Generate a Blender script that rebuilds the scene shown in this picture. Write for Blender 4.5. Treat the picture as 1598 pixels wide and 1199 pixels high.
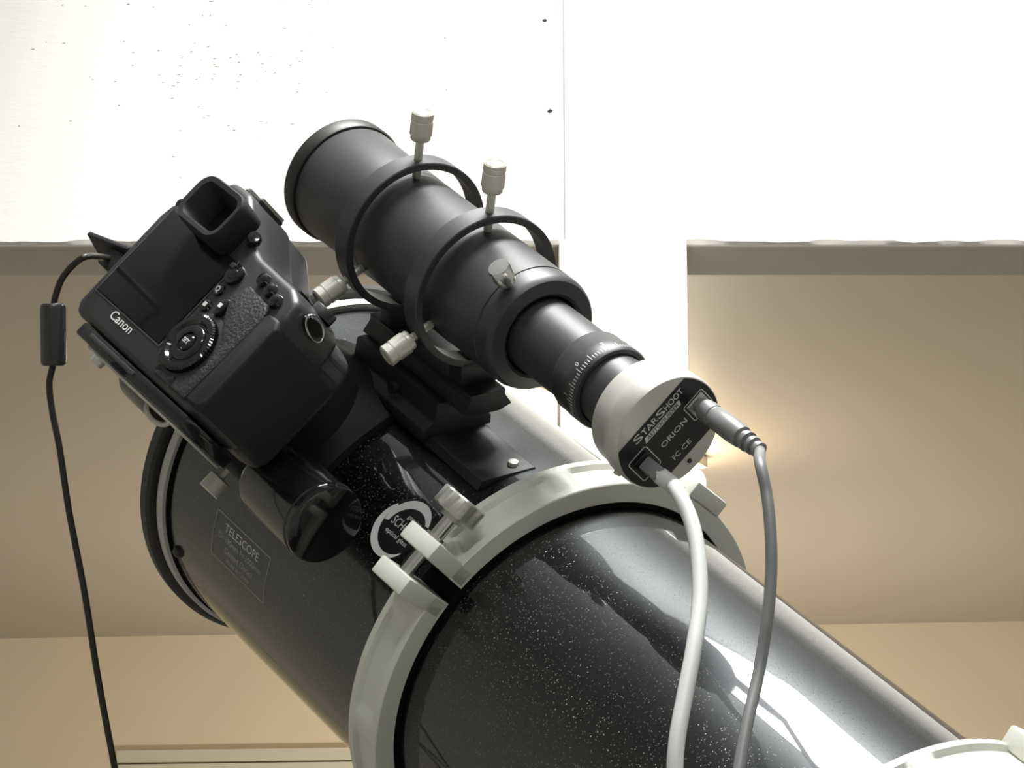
import bpy, bmesh, math, random
from mathutils import Vector, Matrix
random.seed(7)
for o in list(bpy.data.objects):
    bpy.data.objects.remove(o)
SC = bpy.context.scene
COL = SC.collection

# ------------------------------------------------------------------ camera
FPX, CX, CY = 4500.0, 799.0, 599.5            # focal length in pixels for 1598 x 1199
PITCH, CAM_H = math.radians(15), 1.15
FWD = Vector((0, math.cos(PITCH), math.sin(PITCH)))
UPV = Vector((0, -math.sin(PITCH), math.cos(PITCH)))
RGT = Vector((1, 0, 0))
CAMPOS = Vector((0, 0, CAM_H))
cam = bpy.data.cameras.new('camera')
cam.sensor_fit = 'HORIZONTAL'; cam.sensor_width = 36.0
cam.lens = 36.0 * FPX / 1598.0
cam.clip_start = 0.05; cam.clip_end = 60
camo = bpy.data.objects.new('camera', cam); COL.objects.link(camo)
camo.location = CAMPOS
camo.rotation_euler = (math.pi / 2 + PITCH, 0, 0)
SC.camera = camo

# ------------------------------------------------------------------ world, exposure
w = bpy.data.worlds.new('world'); SC.world = w; w.use_nodes = True
w.node_tree.nodes['Background'].inputs[0].default_value = (0.75, 0.8, 0.9, 1)
w.node_tree.nodes['Background'].inputs[1].default_value = 0.05
vs = SC.view_settings
vs.view_transform = 'Standard'; vs.look = 'None'; vs.gamma = 1.0; vs.exposure = 0.0
vs.use_curve_mapping = False
try:
    SC.cycles.use_denoising = True; SC.cycles.adaptive_threshold = 0.03; SC.cycles.max_bounces = 8
except Exception:
    pass
SHOP_POWER, FLOOD_POWER, REAR_POWER, BACK_FILL_POWER = 38.0, 215.0, 27.0, 32.0
UP_POWER = 36.0

# ------------------------------------------------------------------ helpers
def dirw(x, y, z): return RGT * x - UPV * y + FWD * z
def camw(x, y, z): return CAMPOS + dirw(x, y, z) * 0.001        # mm, x right, y down, z away -> metres in the place
def pxw(px, py, z): return camw((px - CX) / FPX * z, (py - CY) / FPX * z, z)

def smooth_mesh(me, ang=35):
    for p in me.polygons: p.use_smooth = True
    try: me.set_sharp_from_angle(angle=math.radians(ang))
    except Exception: pass

def obj(name, bm, mat, parent=None, ang=35, scale=0.001, recalc=True):
    if recalc: bmesh.ops.recalc_face_normals(bm, faces=bm.faces[:])
    if scale != 1: bmesh.ops.scale(bm, vec=(scale,) * 3, verts=bm.verts[:])
    me = bpy.data.meshes.new(name); bm.to_mesh(me); bm.free()
    if mat: me.materials.append(mat)
    smooth_mesh(me, ang)
    o = bpy.data.objects.new(name, me); COL.objects.link(o)
    if parent: o.parent = parent
    return o

def tag(o, label, cat=None, group=None, kind=None):
    if label: o['label'] = label
    if cat: o['category'] = cat
    if group: o['group'] = group
    if kind: o['kind'] = kind
    return o

def empty(name, label, cat, mat4=None, group=None):
    o = bpy.data.objects.new(name, None); COL.objects.link(o); o.empty_display_size = 0.05
    if mat4 is not None: o.matrix_world = mat4
    return tag(o, label, cat, group)

def struct(name, bm, mat, label=None, scale=1, parent=None, ang=35):
    o = obj(name, bm, mat, parent, ang, scale)
    if not parent: o['kind'] = 'structure'
    if label: o['label'] = label
    return o

def frame(o, x, y, z):
    m = Matrix((x, y, z)).transposed().to_4x4(); m.translation = o
    return m

def add_box(bm, x0, x1, y0, y1, z0, z1, bev=0, seg=2):
    r = bmesh.ops.create_cube(bm, size=1)
    vs_ = r['verts']
    for v in vs_:
        v.co = Vector((x0 + (v.co.x + .5) * (x1 - x0), y0 + (v.co.y + .5) * (y1 - y0), z0 + (v.co.z + .5) * (z1 - z0)))
    if bev:
        es = {e for v in vs_ for e in v.link_edges}
        bmesh.ops.bevel(bm, geom=list(es), offset=bev, segments=seg, affect='EDGES', profile=.5)
    return bm

def box(*a, **k): return add_box(bmesh.new(), *a, **k)

def add_lathe(bm, prof, seg=64, M=None, closed=False, a0=0, a1=2 * math.pi):
    """profile of (radius, z) about z; M maps the result"""
    full = abs(a1 - a0 - 2 * math.pi) < 1e-6
    n = seg if full else seg + 1
    rings = []
    for r, z in prof:
        if r < 1e-6:
            v = bm.verts.new((0, 0, z)); rings.append([v] * n)
        else:
            rings.append([bm.verts.new((r * math.cos(a0 + (a1 - a0) * i / seg), r * math.sin(a0 + (a1 - a0) * i / seg), z)) for i in range(n)])
    idx = list(range(len(rings) - 1))
    pairs = [(rings[i], rings[i + 1]) for i in idx]
    if closed: pairs.append((rings[-1], rings[0]))
    for A, B in pairs:
        for i in range(seg):
            j = (i + 1) % n
            q = []
            for v in (A[i], A[j], B[j], B[i]):
                if v not in q: q.append(v)
            if len(q) > 2:
                try: bm.faces.new(q)
                except ValueError: pass
    if M is not None:
        done = set()
        for R in rings:
            for v in R:
                if v not in done: v.co = M @ v.co; done.add(v)
    return bm

def lathe(prof, seg=64, M=None, **k): return add_lathe(bmesh.new(), prof, seg, M, **k)

def axis_M(origin, zdir, xhint=(1, 0, 0)):
    z = Vector(zdir).normalized(); x = Vector(xhint)
    if abs(x.normalized().dot(z)) > .95: x = Vector((0, 1, 0)) if abs(z.y) < .9 else Vector((0, 0, 1))
    x = (x - z * x.dot(z)).normalized(); y = z.cross(x)
    return frame(Vector(origin), x, y, z)

def add_prism(bm, pts, y0, y1, bev=0, seg=3, plane='xz'):
    def mk(p, t): return (p[0], t, p[1]) if plane == 'xz' else (p[0], p[1], t)
    a = [bm.verts.new(mk(p, y0)) for p in pts]; b = [bm.verts.new(mk(p, y1)) for p in pts]
    fs = [bm.faces.new(a), bm.faces.new(b[::-1])]
    n = len(pts)
    for i in range(n): fs.append(bm.faces.new((a[i], b[i], b[(i + 1) % n], a[(i + 1) % n])))
    bmesh.ops.recalc_face_normals(bm, faces=fs)
    if bev:
        es = {e for v in a + b for e in v.link_edges}
        bmesh.ops.bevel(bm, geom=list(es), offset=bev, segments=seg, affect='EDGES', profile=.5)
    return bm

def prism(*a, **k): return add_prism(bmesh.new(), *a, **k)

def catmull(P, n=10):
    P = [Vector(p) for p in P]; Q = [2 * P[0] - P[1]] + P + [2 * P[-1] - P[-2]]; out = []
    for i in range(1, len(Q) - 2):
        a, b, c, d = Q[i - 1:i + 3]
        for k in range(n):
            t = k / n
            out.append(.5 * ((2 * b) + (c - a) * t + (2 * a - 5 * b + 4 * c - d) * t * t + (3 * b - a - 3 * c + d) * t ** 3))
    out.append(P[-1]); return out

def add_sweep(bm, pts, rad, seg=12, cap=True):
    n = len(pts); R = rad if callable(rad) else (lambda t: rad)
    t0 = (pts[1] - pts[0]).normalized()
    x = t0.orthogonal().normalized(); rings = []
    for i, p in enumerate(pts):
        t = (pts[min(i + 1, n - 1)] - pts[max(i - 1, 0)]).normalized()
        x = (x - t * x.dot(t)).normalized(); y = t.cross(x); r = R(i / (n - 1))
        rings.append([bm.verts.new(p + (x * math.cos(2 * math.pi * k / seg) + y * math.sin(2 * math.pi * k / seg)) * r) for k in range(seg)])
    for A, B in zip(rings, rings[1:]):
        for k in range(seg): bm.faces.new((A[k], A[(k + 1) % seg], B[(k + 1) % seg], B[k]))
    if cap: bm.faces.new(rings[0]); bm.faces.new(rings[-1])
    return bm

def sweep(*a, **k): return add_sweep(bmesh.new(), *a, **k)

def text2d(s, size, offset=0.0, width=None, shear=0.0):
    """flat lettering centred on the origin: (verts2d, faces)"""
    cu = bpy.data.curves.new('t', 'FONT'); cu.body = s; cu.size = size
    cu.align_x = 'CENTER'; cu.align_y = 'CENTER'; cu.resolution_u = 3; cu.offset = offset; cu.shear = shear
    o = bpy.data.objects.new('t', cu); COL.objects.link(o)
    dg = bpy.context.evaluated_depsgraph_get(); me = bpy.data.meshes.new_from_object(o.evaluated_get(dg))
    V = [(v.co.x, v.co.y) for v in me.vertices]; F = [tuple(p.vertices) for p in me.polygons]
    bpy.data.objects.remove(o); bpy.data.curves.remove(cu); bpy.data.meshes.remove(me)
    if width and V:
        xs = [v[0] for v in V]; k = width / (max(xs) - min(xs)); c = (max(xs) + min(xs)) / 2
        V = [((x - c) * k, y) for x, y in V]
    return V, F

def add_flat(bm, VF, fn):
    V, F = VF; vs_ = [bm.verts.new(fn(x, y)) for x, y in V]
    for f in F:
        try: bm.faces.new([vs_[i] for i in f])
        except ValueError: pass
    return bm

def flat(VF, fn): return add_flat(bmesh.new(), VF, fn)

# ------------------------------------------------------------------ materials
def mat(name, col, rough=.5, metal=0., coat=0., spec=.5, bump=0., bscale=200., var=0., vscale=30., emit=None, estr=0., detail=4, coat_r=.05):
    m = bpy.data.materials.new(name); m.use_nodes = True
    nt = m.node_tree; N = nt.nodes; L = nt.links; b = N['Principled BSDF']
    b.inputs['Base Color'].default_value = (*col, 1); b.inputs['Roughness'].default_value = rough
    b.inputs['Metallic'].default_value = metal; b.inputs['Coat Weight'].default_value = coat
    b.inputs['Coat Roughness'].default_value = coat_r
    b.inputs['Specular IOR Level'].default_value = spec
    if emit: b.inputs['Emission Color'].default_value = (*emit, 1); b.inputs['Emission Strength'].default_value = estr
    tc = N.new('ShaderNodeTexCoord')
    no = N.new('ShaderNodeTexNoise'); no.inputs['Scale'].default_value = vscale; no.inputs['Detail'].default_value = detail
    L.new(tc.outputs['Object'], no.inputs['Vector'])
    mx = N.new('ShaderNodeMix'); mx.data_type = 'RGBA'
    k = max(var, .03)
    mx.inputs[6].default_value = (*[c * (1 - k) for c in col], 1); mx.inputs[7].default_value = (*[min(1, c * (1 + k)) for c in col], 1)
    L.new(no.outputs['Fac'], mx.inputs[0]); L.new(mx.outputs[2], b.inputs['Base Color'])
    if bump:
        n2 = N.new('ShaderNodeTexNoise'); n2.inputs['Scale'].default_value = bscale; n2.inputs['Detail'].default_value = 3
        L.new(tc.outputs['Object'], n2.inputs['Vector'])
        bu = N.new('ShaderNodeBump'); bu.inputs['Strength'].default_value = bump; bu.inputs['Distance'].default_value = .001
        L.new(n2.outputs['Fac'], bu.inputs['Height']); L.new(bu.outputs['Normal'], b.inputs['Normal'])
    return m

def flake_mat():
    m = bpy.data.materials.new('black_flake_lacquer'); m.use_nodes = True
    nt = m.node_tree; N = nt.nodes; L = nt.links; b = N['Principled BSDF']
    tc = N.new('ShaderNodeTexCoord')
    vo = N.new('ShaderNodeTexVoronoi'); vo.inputs['Scale'].default_value = 2100
    L.new(tc.outputs['Object'], vo.inputs['Vector'])
    sep = N.new('ShaderNodeSeparateColor'); L.new(vo.outputs['Color'], sep.inputs[0])
    gt = N.new('ShaderNodeMath'); gt.operation = 'GREATER_THAN'; gt.inputs[1].default_value = .972
    L.new(sep.outputs[0], gt.inputs[0])
    mx = N.new('ShaderNodeMix'); mx.data_type = 'RGBA'
    mx.inputs[6].default_value = (.030, .032, .034, 1); mx.inputs[7].default_value = (.15, .14, .125, 1)
    L.new(gt.outputs[0], mx.inputs[0]); L.new(mx.outputs[2], b.inputs['Base Color'])
    b.inputs['Metallic'].default_value = 1.0
    # each flake is tilted its own way
    geo = N.new('ShaderNodeNewGeometry')
    sub = N.new('ShaderNodeVectorMath'); sub.operation = 'SUBTRACT'; sub.inputs[1].default_value = (.5, .5, .5)
    L.new(vo.outputs['Color'], sub.inputs[0])
    sc = N.new('ShaderNodeVectorMath'); sc.operation = 'SCALE'; L.new(sub.outputs[0], sc.inputs[0])
    ml = N.new('ShaderNodeMath'); ml.operation = 'MULTIPLY'; ml.inputs[1].default_value = .9
    L.new(gt.outputs[0], ml.inputs[0]); L.new(ml.outputs[0], sc.inputs['Scale'])
    ad = N.new('ShaderNodeVectorMath'); ad.operation = 'ADD'; L.new(geo.outputs['Normal'], ad.inputs[0]); L.new(sc.outputs[0], ad.inputs[1])
    nm = N.new('ShaderNodeVectorMath'); nm.operation = 'NORMALIZE'; L.new(ad.outputs[0], nm.inputs[0])
    L.new(nm.outputs[0], b.inputs['Normal'])
    b.inputs['Roughness'].default_value = .42
    b.inputs['Coat Weight'].default_value = 1; b.inputs['Coat Roughness'].default_value = .045; b.inputs['Coat IOR'].default_value = 1.55
    return m

def wood_paint_mat():
    """brushed white paint over plywood with dents and chips"""
    m = mat('white_painted_plywood', (.86, .84, .78), .55, var=.02, vscale=2)
    nt = m.node_tree; N = nt.nodes; L = nt.links; b = N['Principled BSDF']
    tc = N.new('ShaderNodeTexCoord'); mp = N.new('ShaderNodeMapping'); mp.inputs['Scale'].default_value = (14, 14, 60)
    L.new(tc.outputs['Object'], mp.inputs[0])
    n1 = N.new('ShaderNodeTexNoise'); n1.inputs['Scale'].default_value = 3; n1.inputs['Detail'].default_value = 6; n1.inputs['Roughness'].default_value = .65
    L.new(mp.outputs[0], n1.inputs['Vector'])
    bu = N.new('ShaderNodeBump'); bu.inputs['Strength'].default_value = .22; bu.inputs['Distance'].default_value = .003
    L.new(n1.outputs['Fac'], bu.inputs['Height']); L.new(bu.outputs[0], b.inputs['Normal'])
    return m

M = {}
M['tube'] = flake_mat()
M['finder'] = mat('satin_black_anodised', (.036, .036, .040), .46, spec=.6, bump=.05, bscale=1500)
M['bracket'] = mat('black_cast_bracket', (.020, .020, .022), .5, bump=.05, bscale=900)
M['felt'] = mat('black_felt', (.006, .006, .006), .95, spec=.1)
M['rim'] = mat('dark_rim_paint', (.025, .024, .022), .45)
M['rimband'] = mat('grey_rim_band', (.55, .54, .50), .45)
M['ring'] = mat('cream_white_enamel', (.74, .74, .66), .28, coat=.3, var=.03)
M['chrome'] = mat('chromed_steel', (.72, .72, .70), .18, 1.)
M['alu'] = mat('machined_aluminium', (.62, .61, .57), .42, .75)
M['thumb'] = mat('brushed_nickel_cream', (.70, .68, .60), .38, .45)
M['guider'] = mat('silver_satin_lacquer', (.66, .64, .60), .38, .35)
M['glabel'] = mat('black_label_print', (.012, .012, .014), .4)
M['white_print'] = mat('white_print', (.72, .72, .70), .6)
M['grey_print'] = mat('grey_print', (.70, .70, .68), .6)
M['dark_print'] = mat('dim_grey_print', (.46, .46, .44), .6)
M['dslr'] = mat('black_camera_shell', (.034, .034, .036), .38, bump=.12, bscale=1800)
M['rubber'] = mat('black_camera_rubber', (.020, .020, .022), .6, spec=.3, bump=.1, bscale=900)
M['leather'] = mat('pebbled_camera_rubber', (.030, .030, .031), .5, bump=.9, bscale=520)
M['gloss'] = mat('glossy_black_plastic', (.008, .008, .009), .12, coat=.5)
M['screen'] = mat('camera_screen_glass', (.010, .010, .012), .16, spec=.35)
M['red'] = mat('red_mark', (.6, .05, .07), .5)
M['cable_white'] = mat('white_cable_sheath', (.66, .67, .66), .4)
M['cable_grey'] = mat('grey_cable_sheath', (.20, .20, .20), .4)
M['cable_black'] = mat('dark_brown_cable_sheath', (.020, .016, .010), .42)
M['ferrite'] = mat('black_ferrite_shell', (.030, .029, .031), .30, coat=.3)
M['wood'] = wood_paint_mat()
M['post'] = mat('white_gloss_post', (.86, .85, .80), .5, bump=.2, bscale=25)
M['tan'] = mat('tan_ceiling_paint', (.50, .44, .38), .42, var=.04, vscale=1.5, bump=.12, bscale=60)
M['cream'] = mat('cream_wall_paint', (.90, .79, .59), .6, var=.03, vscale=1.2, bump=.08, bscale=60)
M['trimw'] = mat('off_white_trim', (.78, .74, .62), .5)
M['dgroove'] = mat('brown_gap', (.22, .17, .12), .7)
M['soffit'] = mat('raw_soffit_board', (.42, .385, .33), .7, var=.06, vscale=6, bump=.2, bscale=40)
M['roomwall'] = mat('pale_room_wall', (.55, .54, .51), .8)
M['concrete'] = mat('concrete_floor', (.36, .35, .33), .8, var=.12, vscale=3, bump=.2, bscale=40)
M['mount'] = mat('dark_mount_casting', (.05, .05, .055), .5)

# ------------------------------------------------------------------ the setting
HY, HZ = 3.116, 2.150          # front face and lower edge of the white header wall
HB = 3.239                     # back of its soffit
CZ = 2.300                     # tan ceiling of the room behind
XL, XR, YR, ZT = -2.3, 2.5, -1.9, 3.40

# header wall, two plywood sheets, lower edge uneven with paint drips
def header(x0, x1):
    bm = bmesh.new(); n = max(2, int((x1 - x0) / .012)); top = []; low = []; lowb = []; tb = []
    for i in range(n + 1):
        x = x0 + (x1 - x0) * i / n
        j = .0012 * math.sin(x * 37) + .0009 * math.sin(x * 91 + 1) + random.uniform(-.0006, .0006)
        top.append(bm.verts.new((x, HY, ZT))); low.append(bm.verts.new((x, HY, HZ + .003 + j)))
        lowb.append(bm.verts.new((x, HY + .004, HZ))); tb.append(bm.verts.new((x, HY + .012, ZT)))
    bb = [bm.verts.new((x0 + (x1 - x0) * i / n, HY + .012, HZ)) for i in range(n + 1)]
    for i in range(n):
        bm.faces.new((top[i], top[i + 1], low[i + 1], low[i])); bm.faces.new((low[i], low[i + 1], lowb[i + 1], lowb[i]))
        bm.faces.new((lowb[i], lowb[i + 1], bb[i + 1], bb[i])); bm.faces.new((bb[i], bb[i + 1], tb[i + 1], tb[i]))
        bm.faces.new((tb[i], tb[i + 1], top[i + 1], top[i]))
    for k in (0, n): bm.faces.new((top[k], low[k], lowb[k], bb[k], tb[k]))
    return bm
hd = struct('wall_front', box(XL, XR, HY + .0125, HB, HZ + .0005, ZT), M['soffit'])
hd['label'] = 'white plywood header wall above the two openings'
XS = .0595
for a, b in ((XL, XS - .00003), (XS + .00003, XR)):
    p = obj('plywood_panel', header(a, b), M['wood'], hd, scale=1)
# paint chips and a nail on the header
def rock(bm, c, rx, rz, t=.002, n=7):
    vs_ = []
    for i in range(n):
        a = 2 * math.pi * i / n; k = random.uniform(.6, 1.1)
        vs_.append(bm.verts.new((c[0] + rx * k * math.cos(a), HY - .0002, c[1] + rz * k * math.sin(a))))
    tip = bm.verts.new((c[0] + rx * .2, HY - t, c[1] + rz * .3))
    for i in range(n): bm.faces.new((vs_[i], vs_[(i + 1) % n], tip))
    return bm
def onheader(px, py):
    d = dirw((px - CX) / FPX, (py - CY) / FPX, 1); t = HY / d.y
    return d.x * t, CAM_H + d.z * t
for px, py, rx, rz in ((858, 173, .0036, .003), (850, 32, .004, .0025)):
    obj('paint_chip', rock(bmesh.new(), onheader(px, py), rx, rz, .004), M['finder'], hd, scale=1)
chips = bmesh.new()
for i in range(90):
    px = random.gauss(330, 170); py = random.gauss(95, 60)
    if 0 < px < 760 and 0 < py < 330 and not (120 < px and py > 320):
        x, z = onheader(px, py); rock(chips, (x, z), random.uniform(.0010, .0032), random.uniform(.0004, .0010), .0012, 6)
ch = obj('paint_flakes', chips, M['soffit'], hd, scale=1); ch['kind'] = 'stuff'

# white post between the two openings
def onplane_y(px, y):
    return (px - CX) / FPX / dirw(0, -.04, 1).y * y
PX0, PX1 = .0530, .1975
bm = box(PX0, PX1, HY - .012, HB + .05, .0, HZ + .001, .003, 2)
po = struct('trim_1', bm, M['post']); po['label'] = 'white square post between the two openings'
bm = box(XS + .0006, PX1 - .0005, HY - .010, HY + .001, HZ - .001, HZ + .38, .001, 1)
obj('post_head_board', bm, M['post'], po, scale=1)

# room behind: ceiling, far wall slightly askew, sides
ANG = math.radians(-5.5)
def farY(x): return 6.44 + x * math.tan(ANG)
def quad(pts):
    bm = bmesh.new(); bm.faces.new([bm.verts.new(p) for p in pts]); return bm
def slab(pts, d):
    bm = quad(pts); r = bmesh.ops.solidify(bm, geom=bm.faces[:], thickness=d); return bm
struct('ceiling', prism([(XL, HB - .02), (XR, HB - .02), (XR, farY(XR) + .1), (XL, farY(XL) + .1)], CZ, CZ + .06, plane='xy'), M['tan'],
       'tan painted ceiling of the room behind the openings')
struct('wall_back', prism([(XL, farY(XL)), (XR, farY(XR)), (XR, farY(XR) + .08), (XL, farY(XL) + .08)], 0, CZ + .02, plane='xy'), M['cream'],
       'cream far wall seen through the openings')
struct('wall_left', box(XL - .08, XL, YR, 6.8, 0, ZT), M['roomwall'])
struct('wall_right', box(XR, XR + .08, YR, 6.8, 0, ZT), M['roomwall'])
struct('wall_rear', box(XL, XR, YR - .08, YR, 0, ZT), M['roomwall'])
struct('floor', box(XL - .08, XR + .08, YR - .08, 6.8, -.08, 0), M['concrete'])
struct('ceiling_2', box(XL, XR, YR, HB + .02, ZT, ZT + .06), mat('cool_white_ceiling', (.57, .60, .60), .8), 'pale ceiling above the telescope')

# door in the far wall: only the head of its casing comes into view
def farpt(px, py):
    d = dirw((px - CX) / FPX, (py - CY) / FPX, 1)
    t = 6.44 / (d.y - d.x * math.tan(ANG)); return d.x * t, d.y * t, CAM_H + d.z * t
dx0 = farpt(184, 1175)[0]; dzt = farpt(330, 1172)[2]; dx1 = dx0 + .90
d1 = struct('door_1', prism([(dx0 + .06, farY(dx0) - .005), (dx1 - .06, farY(dx1) - .005), (dx1 - .06, farY(dx1) - .0006), (dx0 + .06, farY(dx0) - .0006)], .005, dzt - .055, plane='xy'), M['trimw'])
d1['label'] = 'cream door with white casing in the far wall'
def casing(x0, x1, z0, z1, t):
    return prism([(x0, farY(x0) - t), (x1, farY(x1) - t), (x1, farY(x1) - .0002), (x0, farY(x0) - .0002)], z0, z1, plane='xy')
obj('casing_head', casing(dx0, dx1, dzt - .027, dzt, .022), M['trimw'], d1, scale=1)
obj('casing_head_strip', casing(dx0 + .004, dx1 - .004, dzt - .062, dzt - .031, .016), M['trimw'], d1, scale=1)
obj('casing_gap', casing(dx0 + .002, dx1 - .002, dzt - .031, dzt - .027, .010), M['dgroove'], d1, scale=1)
obj('casing_side', casing(dx0 + .004, dx0 + .062, .0, dzt - .062, .016), M['trimw'], d1, scale=1)
obj('casing_side', casing(dx1 - .062, dx1 - .004, .0, dzt - .062, .016), M['trimw'], d1, scale=1)

# ------------------------------------------------------------------ lamps of the place, and added fill lamps
def area(name, parent, loc, rot, sx, sy, power, col):
    l = bpy.data.lights.new(name, 'AREA'); l.shape = 'RECTANGLE'; l.size = sx; l.size_y = sy; l.energy = power; l.color = col
    o = bpy.data.objects.new(name, l); COL.objects.link(o); o.parent = parent; o.location = loc; o.rotation_euler = rot
    return o
lamp = empty('panel_light', 'square white panel light hanging above the telescope', 'lamp', Matrix.Translation((.16, 1.475, 2.75)) @ Matrix.Rotation(math.radians(25), 4, 'Z'))
obj('housing', box(-.28, .28, -.20, .20, -.012, .012, .004), M['trimw'], lamp, scale=1)
for x in (-.2, .2): obj('hanger', lathe([(.003, .012), (.003, ZT - 2.7505)], 12, Matrix.Translation((x, 0, 0))), M['alu'], lamp, scale=1)
area('panel_light_lower', lamp, (0, 0, -.016), (0, 0, 0), 0.52, .36, SHOP_POWER, (1, 1, .98))
area('panel_light_upper', lamp, (0, 0, .016), (math.pi, 0, 0), 0.52, .36, UP_POWER, (1, 1, .98))
lamp2 = empty('rear_fill_light', 'long white fill light added on the ceiling behind the viewer', 'lamp', Matrix.Translation((.3, -.55, ZT)))  # added fill, lifts the sides that face the viewer
obj('housing', box(-.64, .64, -.17, .17, -.06, -.0005, .008), M['trimw'], lamp2, scale=1)
area('rear_fill_tube', lamp2, (0, 0, -.065), (0, 0, 0), 1.2, .30, REAR_POWER, (.95, .98, 1))
FLP = Vector((.30, 1.10, ZT)); FTG = Vector((.38, HY, 2.26))
fl = empty('flood_light', 'small flood light on the ceiling aimed at the white header wall', 'lamp', Matrix.Translation(FLP))
obj('bracket', box(-.02, .02, -.02, .02, -.10, -.0005, .003), M['mount'], fl, scale=1)
FD = (FTG - FLP - Vector((0, 0, -.14))).normalized()
fm = axis_M((0, 0, -.14), FD)
obj('lamp_head', lathe([(0, -.10), (.05, -.10), (.055, -.06), (.075, .02), (.075, .06), (.068, .06), (.066, .025), (0, .02)], 40, fm), M['mount'], fl, scale=1)
sp = bpy.data.lights.new('flood_light_bulb', 'SPOT'); sp.energy = FLOOD_POWER; sp.color = (1, .98, .94); sp.spot_size = math.radians(62); sp.spot_blend = .75; sp.shadow_soft_size = .05
spo = bpy.data.objects.new('flood_light_bulb', sp); COL.objects.link(spo); spo.parent = fl
spo.location = Vector((0, 0, -.14)) + FD * .075; spo.rotation_euler = FD.to_track_quat('-Z', 'Y').to_euler()
# ceiling batten in the room behind, hidden by the post apart from its ends
def onceil(px, py):
    d = dirw((px - CX) / FPX, (py - CY) / FPX, 1); t = (CZ - CAM_H) / d.z; return Vector((d.x * t, d.y * t, CZ))
b0, b1 = onceil(795, 580), onceil(1080, 716)
bc = (b0 + b1) / 2; bd = (b1 - b0).normalized(); bl = (b1 - b0).length
bat = empty('ceiling_lamp', 'bright ceiling batten lamp half hidden behind the white post', 'lamp', frame(bc, bd, Vector((0, 0, 1)).cross(bd), Vector((0, 0, 1))))
obj('lamp_base', box(-bl / 2, bl / 2, -.03, .03, -.02, -.0005, .003), M['trimw'], bat, scale=1)
M['glow'] = mat('lit_diffuser', (.9, .85, .7), .5, emit=(1, .86, .58), estr=26.0)
obj('diffuser', sweep([Vector((-bl / 2 + .01, 0, -.048)), Vector((0, 0, -.048)), Vector((bl / 2 - .01, 0, -.048))], .030, 20), M['glow'], bat, scale=1)

# unseen globe lamp added below the frame to brighten the room behind
sl_ = empty('fill_stand_lamp', 'unseen globe fill lamp added on a thin stand in the room behind', 'lamp', Matrix.Translation((.15, 5.40, 0)))
obj('stand', lathe([(0, .0005), (.14, .0005), (.14, .02), (.012, .03), (.012, 1.22), (.04, 1.24), (0, 1.25)], 32), M['mount'], sl_, scale=1)
M['globe'] = mat('fill_globe_glow', (.9, .9, .85), .5, emit=(1, .92, .80), estr=BACK_FILL_POWER / (4 * math.pi) / (math.pi * .09 ** 2))
obj('globe', lathe([(0.0001, 1.25)] + [(.09 * math.sin(math.pi * k / 24), 1.34 - .09 * math.cos(math.pi * k / 24)) for k in range(1, 24)] + [(0.0001, 1.43)], 40), M['globe'], sl_, scale=1)

# ------------------------------------------------------------------ telescope frame (mm in tube axes)
P0 = (-129.922, 49.863, 1885.02)
U = dirw(.541491, .412731, -.732421).normalized()            # towards the tail
NN = dirw(-.491221, -.551686, -.674051); NN = (NN - U * NN.dot(U)).normalized()
MM = NN.cross(U)
ORG = camw(*P0)
TF = frame(ORG, NN, MM, -U)                                  # x focuser side, y, z towards the sky (z = -s)
R = 115.0
def tp(s, ang, r): a = math.radians(ang); return Vector((r * math.cos(a), r * math.sin(a), -s))

scope = empty('telescope', 'long sparkly black reflector telescope tube with dark front rim', 'telescope', TF)
SEND = 930
obj('tube', lathe([(R, -9), (R, -SEND)], 192), M['tube'], scope)
obj('front_rim', lathe([(108, 4), (121, 4), (124.5, 1.5), (124.5, -6), (122.5, -8), (119, -8), (117.0, -8.6), (108, -8.6)], 160, closed=True), M['rim'], scope)
obj('rim_gap', lathe([(112, -8), (117.6, -8), (117.6, -10.2), (112, -10.2)], 160, closed=True), M['felt'], scope)
obj('rim_band', lathe([(112, -10), (118.6, -10), (119.2, -10.8), (119.2, -16.6), (118.6, -17.6), (115.0, -18)], 160), M['rimband'], scope)
obj('rim_inner', lathe([(114.6, -17), (116.4, -17), (116.4, -20.5), (115.1, -21.5)], 160), M['felt'], scope)
obj('corrector_glass', lathe([(0, -3), (109, -3), (109, -6), (0, -6)], 96), M['gloss'], scope)
obj('rear_cell', lathe([(R + .2, -SEND + 30), (R + 5, -SEND + 28), (R + 5, -SEND - 6), (100, -SEND - 10), (0, -SEND - 10)], 128), M['rim'], scope)
for a in (-62, 28, 118, 208):
    obj('rim_screw', lathe([(0, 3.6), (2.4, 3.2), (4.0, 1.8), (4.4, 0), (4.4, -1)], 20, axis_M(tp(29, a, R), tp(0, a, 1))), M['rim'], scope)
# data label
def lab(x, y, r=R + .12, s0=110.5, a0=-41.7):
    return tp(s0 + x, a0 + math.degrees(y / R), r)
lb = bmesh.new()
W2, H2, T2 = 33.5, 15.3, .55
def strip(bm, x0, y0, x1, y1, n=14, fn=lab):
    vx = [(x0, y0), (x1, y0), (x1, y1), (x0, y1)]
    horizontal = abs(x1 - x0) > abs(y1 - y0)
    prev = None
    for i in range(n + 1):
        t = i / n
        a, b = ((x0 + (x1 - x0) * t, y0), (x0 + (x1 - x0) * t, y1)) if horizontal else ((x0, y0 + (y1 - y0) * t), (x1, y0 + (y1 - y0) * t))
        cur = (bm.verts.new(fn(*a)), bm.verts.new(fn(*b)))
        if prev: bm.faces.new((prev[0], prev[1], cur[1], cur[0]))
        prev = cur
strip(lb, -W2, H2 - T2, W2, H2); strip(lb, -W2, -H2, W2, -H2 + T2); strip(lb, -W2, -H2, -W2 + T2, H2); strip(lb, W2 - T2, -H2, W2, H2)
lo_ = obj('label_border', lb, M['dark_print'], scope, recalc=False)
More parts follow.
